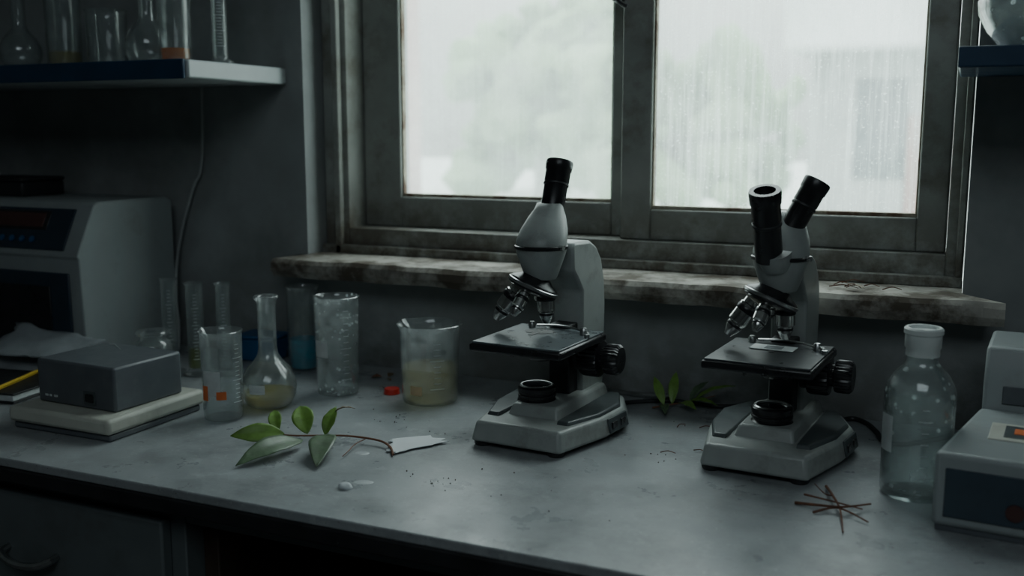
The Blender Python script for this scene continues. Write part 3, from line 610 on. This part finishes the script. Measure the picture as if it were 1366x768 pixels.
while kk<44:
    cx,cy,sp_=random.choice([(-.57,1.045,.05),(-.57,1.045,.03),(-.33,1.24,.05),(-.45,1.10,.14),(-.40,1.02,.10),(-.68,1.2,.03),(-.36,1.40,.03),(-.75,1.25,.06)])
    x=random.gauss(cx,sp_*.5); y=random.gauss(cy,sp_*.4); r=random.uniform(.0004,.0012)
    if -.63<x<-.40 and 1.15<y<1.45 or x>-.31 and y>1.18 or x<-.72 and y>1.3 or (-.72<x<-.62 and 1.08<y<1.21): continue
    kk+=1; bmesh.ops.create_icosphere(bm,subdivisions=1,radius=r,matrix=Matrix.Translation((x,y,r*1.05)))
ob=finish(bm,"crumbs",M['crumb']); tag(ob,"dark crumbs of dirt scattered over the worktop","crumbs"); ob["kind"]="stuff"
for i,(x,y,a) in enumerate(((-.350,1.258,.2),(-.312,1.285,-.3),(-.36,1.38,1.2),(-.33,1.39,.5))):
    bm=bmesh.new(); addsweep(bm,[(0,0,.001),(.01,.002,.003),(.02,0,.001)],.0008,.0005,segs=5); tag(finish(bm,"plant_fibre",M['twig'],loc=(x,y,.0003),rot=(0,0,a)),"short brown plant fibre on the worktop","plant fibre",group="plant fibres")
tag(sweep("power_cable",[(-.50,1.42,.004),(-.47,1.462,.004),(-.445,1.485,.004),(-.40,1.508,.004),(-.33,1.505,.004),(-.285,1.52,.004),(-.24,1.47,.004)],.0035,.0035,M['blackm']),"black power cable running behind the microscopes","cable")
tag(sweep("power_cable",[(-.17,1.45,.004),(-.14,1.515,.004),(-.115,1.505,.004),(-.095,1.46,.004),(-.085,1.425,.004),(-.06,1.415,.004),(-.01,1.47,.004),(-.0,1.50,.004)],.0035,.0035,M['blackm']),"black power cable curling behind the reagent bottle","cable")
tag(sweep("glass_rod",[(-.53,1.528,.005),(-.47,1.520,.005),(-.40,1.512,.0095)],.004,.004,M['steel']),"thin grey rod lying along the wall","rod")

# ------------------------------------------------------------ shelves
T=E("wall_shelf",(-1.67,1.54,.505),"white wall shelf with blue front edge","shelf")
box("shelf_board",-.55,.53,-.255,0,0,.029,M['shelf'],T,bevel=.003); box("front_trim",-.55,.525,-.262,-.2545,-.001,.030,M['shelfblue'],T,bevel=.002)
T=E("wall_shelf",(.4,1.54,.494),"small wall shelf with blue front edge beside window","shelf")
box("shelf_board",-.42,.35,-.24,0,0,.022,M['shelfblue'],T,bevel=.003); box("front_trim",-.42,.35,-.247,-.2395,-.001,.023,M['shelfblue'],T,bevel=.002)
sz=.5345; sg="glassware on the wall shelf"
flask(-1.315,1.385,sz,.95,M['shelfglass'],"round glass flask standing on wall shelf",gr=sg)
beaker("beaker",-1.232,1.36,sz,.026,.115,.029,M['shelfglass'],"glass beaker with amber liquid on wall shelf",liq=M['amber'],lh=.024,group=sg)
T=E("measuring_cylinder",(-1.188,1.42,sz),"tall graduated glass cylinder on wall shelf","measuring cylinder",group=sg)
lathe("glass_wall",[(0,.001),(.024,.001),(.024,.005),(.014,.010),(.0135,.014),(.0135,.215),(.017,.220),(.012,.219),(.012,.015),(0,.013)],M['shelfglass'],T,segs=36); marks("graduation_marks",T,lambda z:.0136,.03,.20,34,math.atan2(-1.42,1.188),1.2)
beaker("beaker",-1.425,1.40,sz,.034,.10,.037,M['shelfglass'],"clear glass beaker on wall shelf",group=sg)
beaker("glass_jar",-1.53,1.40,sz,.030,.14,.033,M['shelfglass'],"tall clear glass jar on wall shelf","jar",liq=M['straw'],lh=.03,group=sg)
flask(-1.62,1.38,sz,.9,M['shelfglass'],"dusty round glass flask at end of wall shelf",gr=sg)
T=E("glass_bowl",(.060,1.385,.5165),"clear glass bowl with rounded sides on small shelf","bowl")
lathe("glass_wall",[(0,.001),(.034,.001),(.038,.006),(.052,.022),(.062,.042),(.064,.058),(.060,.066),(.054,.070),(.054,.085),(.057,.088),(.052,.086),(.052,.070),(.058,.064),(.0615,.056),(.0595,.043),(.050,.024),(.034,.006),(0,.006)],M['bglass'],T,segs=56,angle=70)
lathe("lid",[(.0,.0885),(.058,.0885),(.058,.0925),(.02,.100),(.012,.112),(0,.114)],M['bglass'],T,segs=48)
tag(sweep("rubber_tubing",[(-1.330,1.533,.505),(-1.333,1.533,.42),(-1.340,1.530,.345),(-1.356,1.528,.318),(-1.385,1.525,.24),(-1.400,1.52,.17),(-1.388,1.50,.10),(-1.375,1.49,.05),(-1.37,1.48,.004)],.0026,.0026,M['tubing']),"thin grey plastic tubing hanging from the shelf","tubing")

# ------------------------------------------------------------ light
w=bpy.data.worlds.new("World"); bpy.context.scene.world=w; w.use_nodes=True; nt=w.node_tree; nt.nodes.clear()
o=nt.nodes.new("ShaderNodeOutputWorld"); bg=nt.nodes.new("ShaderNodeBackground")
tc=nt.nodes.new("ShaderNodeTexCoord"); sp=nt.nodes.new("ShaderNodeSeparateXYZ"); nt.links.new(tc.outputs["Generated"],sp.inputs[0])
rc=ramp(nt,sp.outputs["Z"],[(0.,(.79,.905,.87)),(.4,(.88,.985,.99))]); nt.links.new(rc,bg.inputs[0])
mm=N(nt,"ShaderNodeMath",operation='MAXIMUM'); nt.links.new(sp.outputs["Z"],mm.inputs[0]); mm.inputs[1].default_value=0
ms=N(nt,"ShaderNodeMath",operation='MULTIPLY_ADD'); nt.links.new(mm.outputs[0],ms.inputs[0]); ms.inputs[1].default_value=8.0; ms.inputs[2].default_value=1.2
nt.links.new(ms.outputs[0],bg.inputs[1]); nt.links.new(bg.outputs[0],o.inputs[0])
def area(name,loc,rot,sx,sy,e,col,portal=False):
    l=bpy.data.lights.new(name,'AREA'); l.shape='RECTANGLE'; l.size=sx; l.size_y=sy; l.energy=e; l.color=col
    ob=bpy.data.objects.new(name,l); ob.location=loc; ob.rotation_euler=rot; C.objects.link(ob)
    if portal: l.cycles.is_portal=True
    return ob
area("window_portal",(-.55,1.78,.78),(math.radians(-90),0,0),1.1,1.15,1,(1,1,1),True)
area("fill_light",(.35,-.7,1.7),(math.radians(30),0,0),1.6,1.2,12,(.82,.95,1))  # added soft fill for the camera side, not a fixture of the room
cam=bpy.data.cameras.new("camera"); cam.lens=35.58; cam.sensor_width=36; cam.clip_start=.01
co=bpy.data.objects.new("camera",cam); co.location=(0,0,.42); co.rotation_euler=(math.radians(90-8.76),0,math.radians(24.195)); C.objects.link(co)
cam.dof.use_dof=True; cam.dof.focus_distance=1.36; cam.dof.aperture_fstop=3.2
bpy.context.scene.camera=co
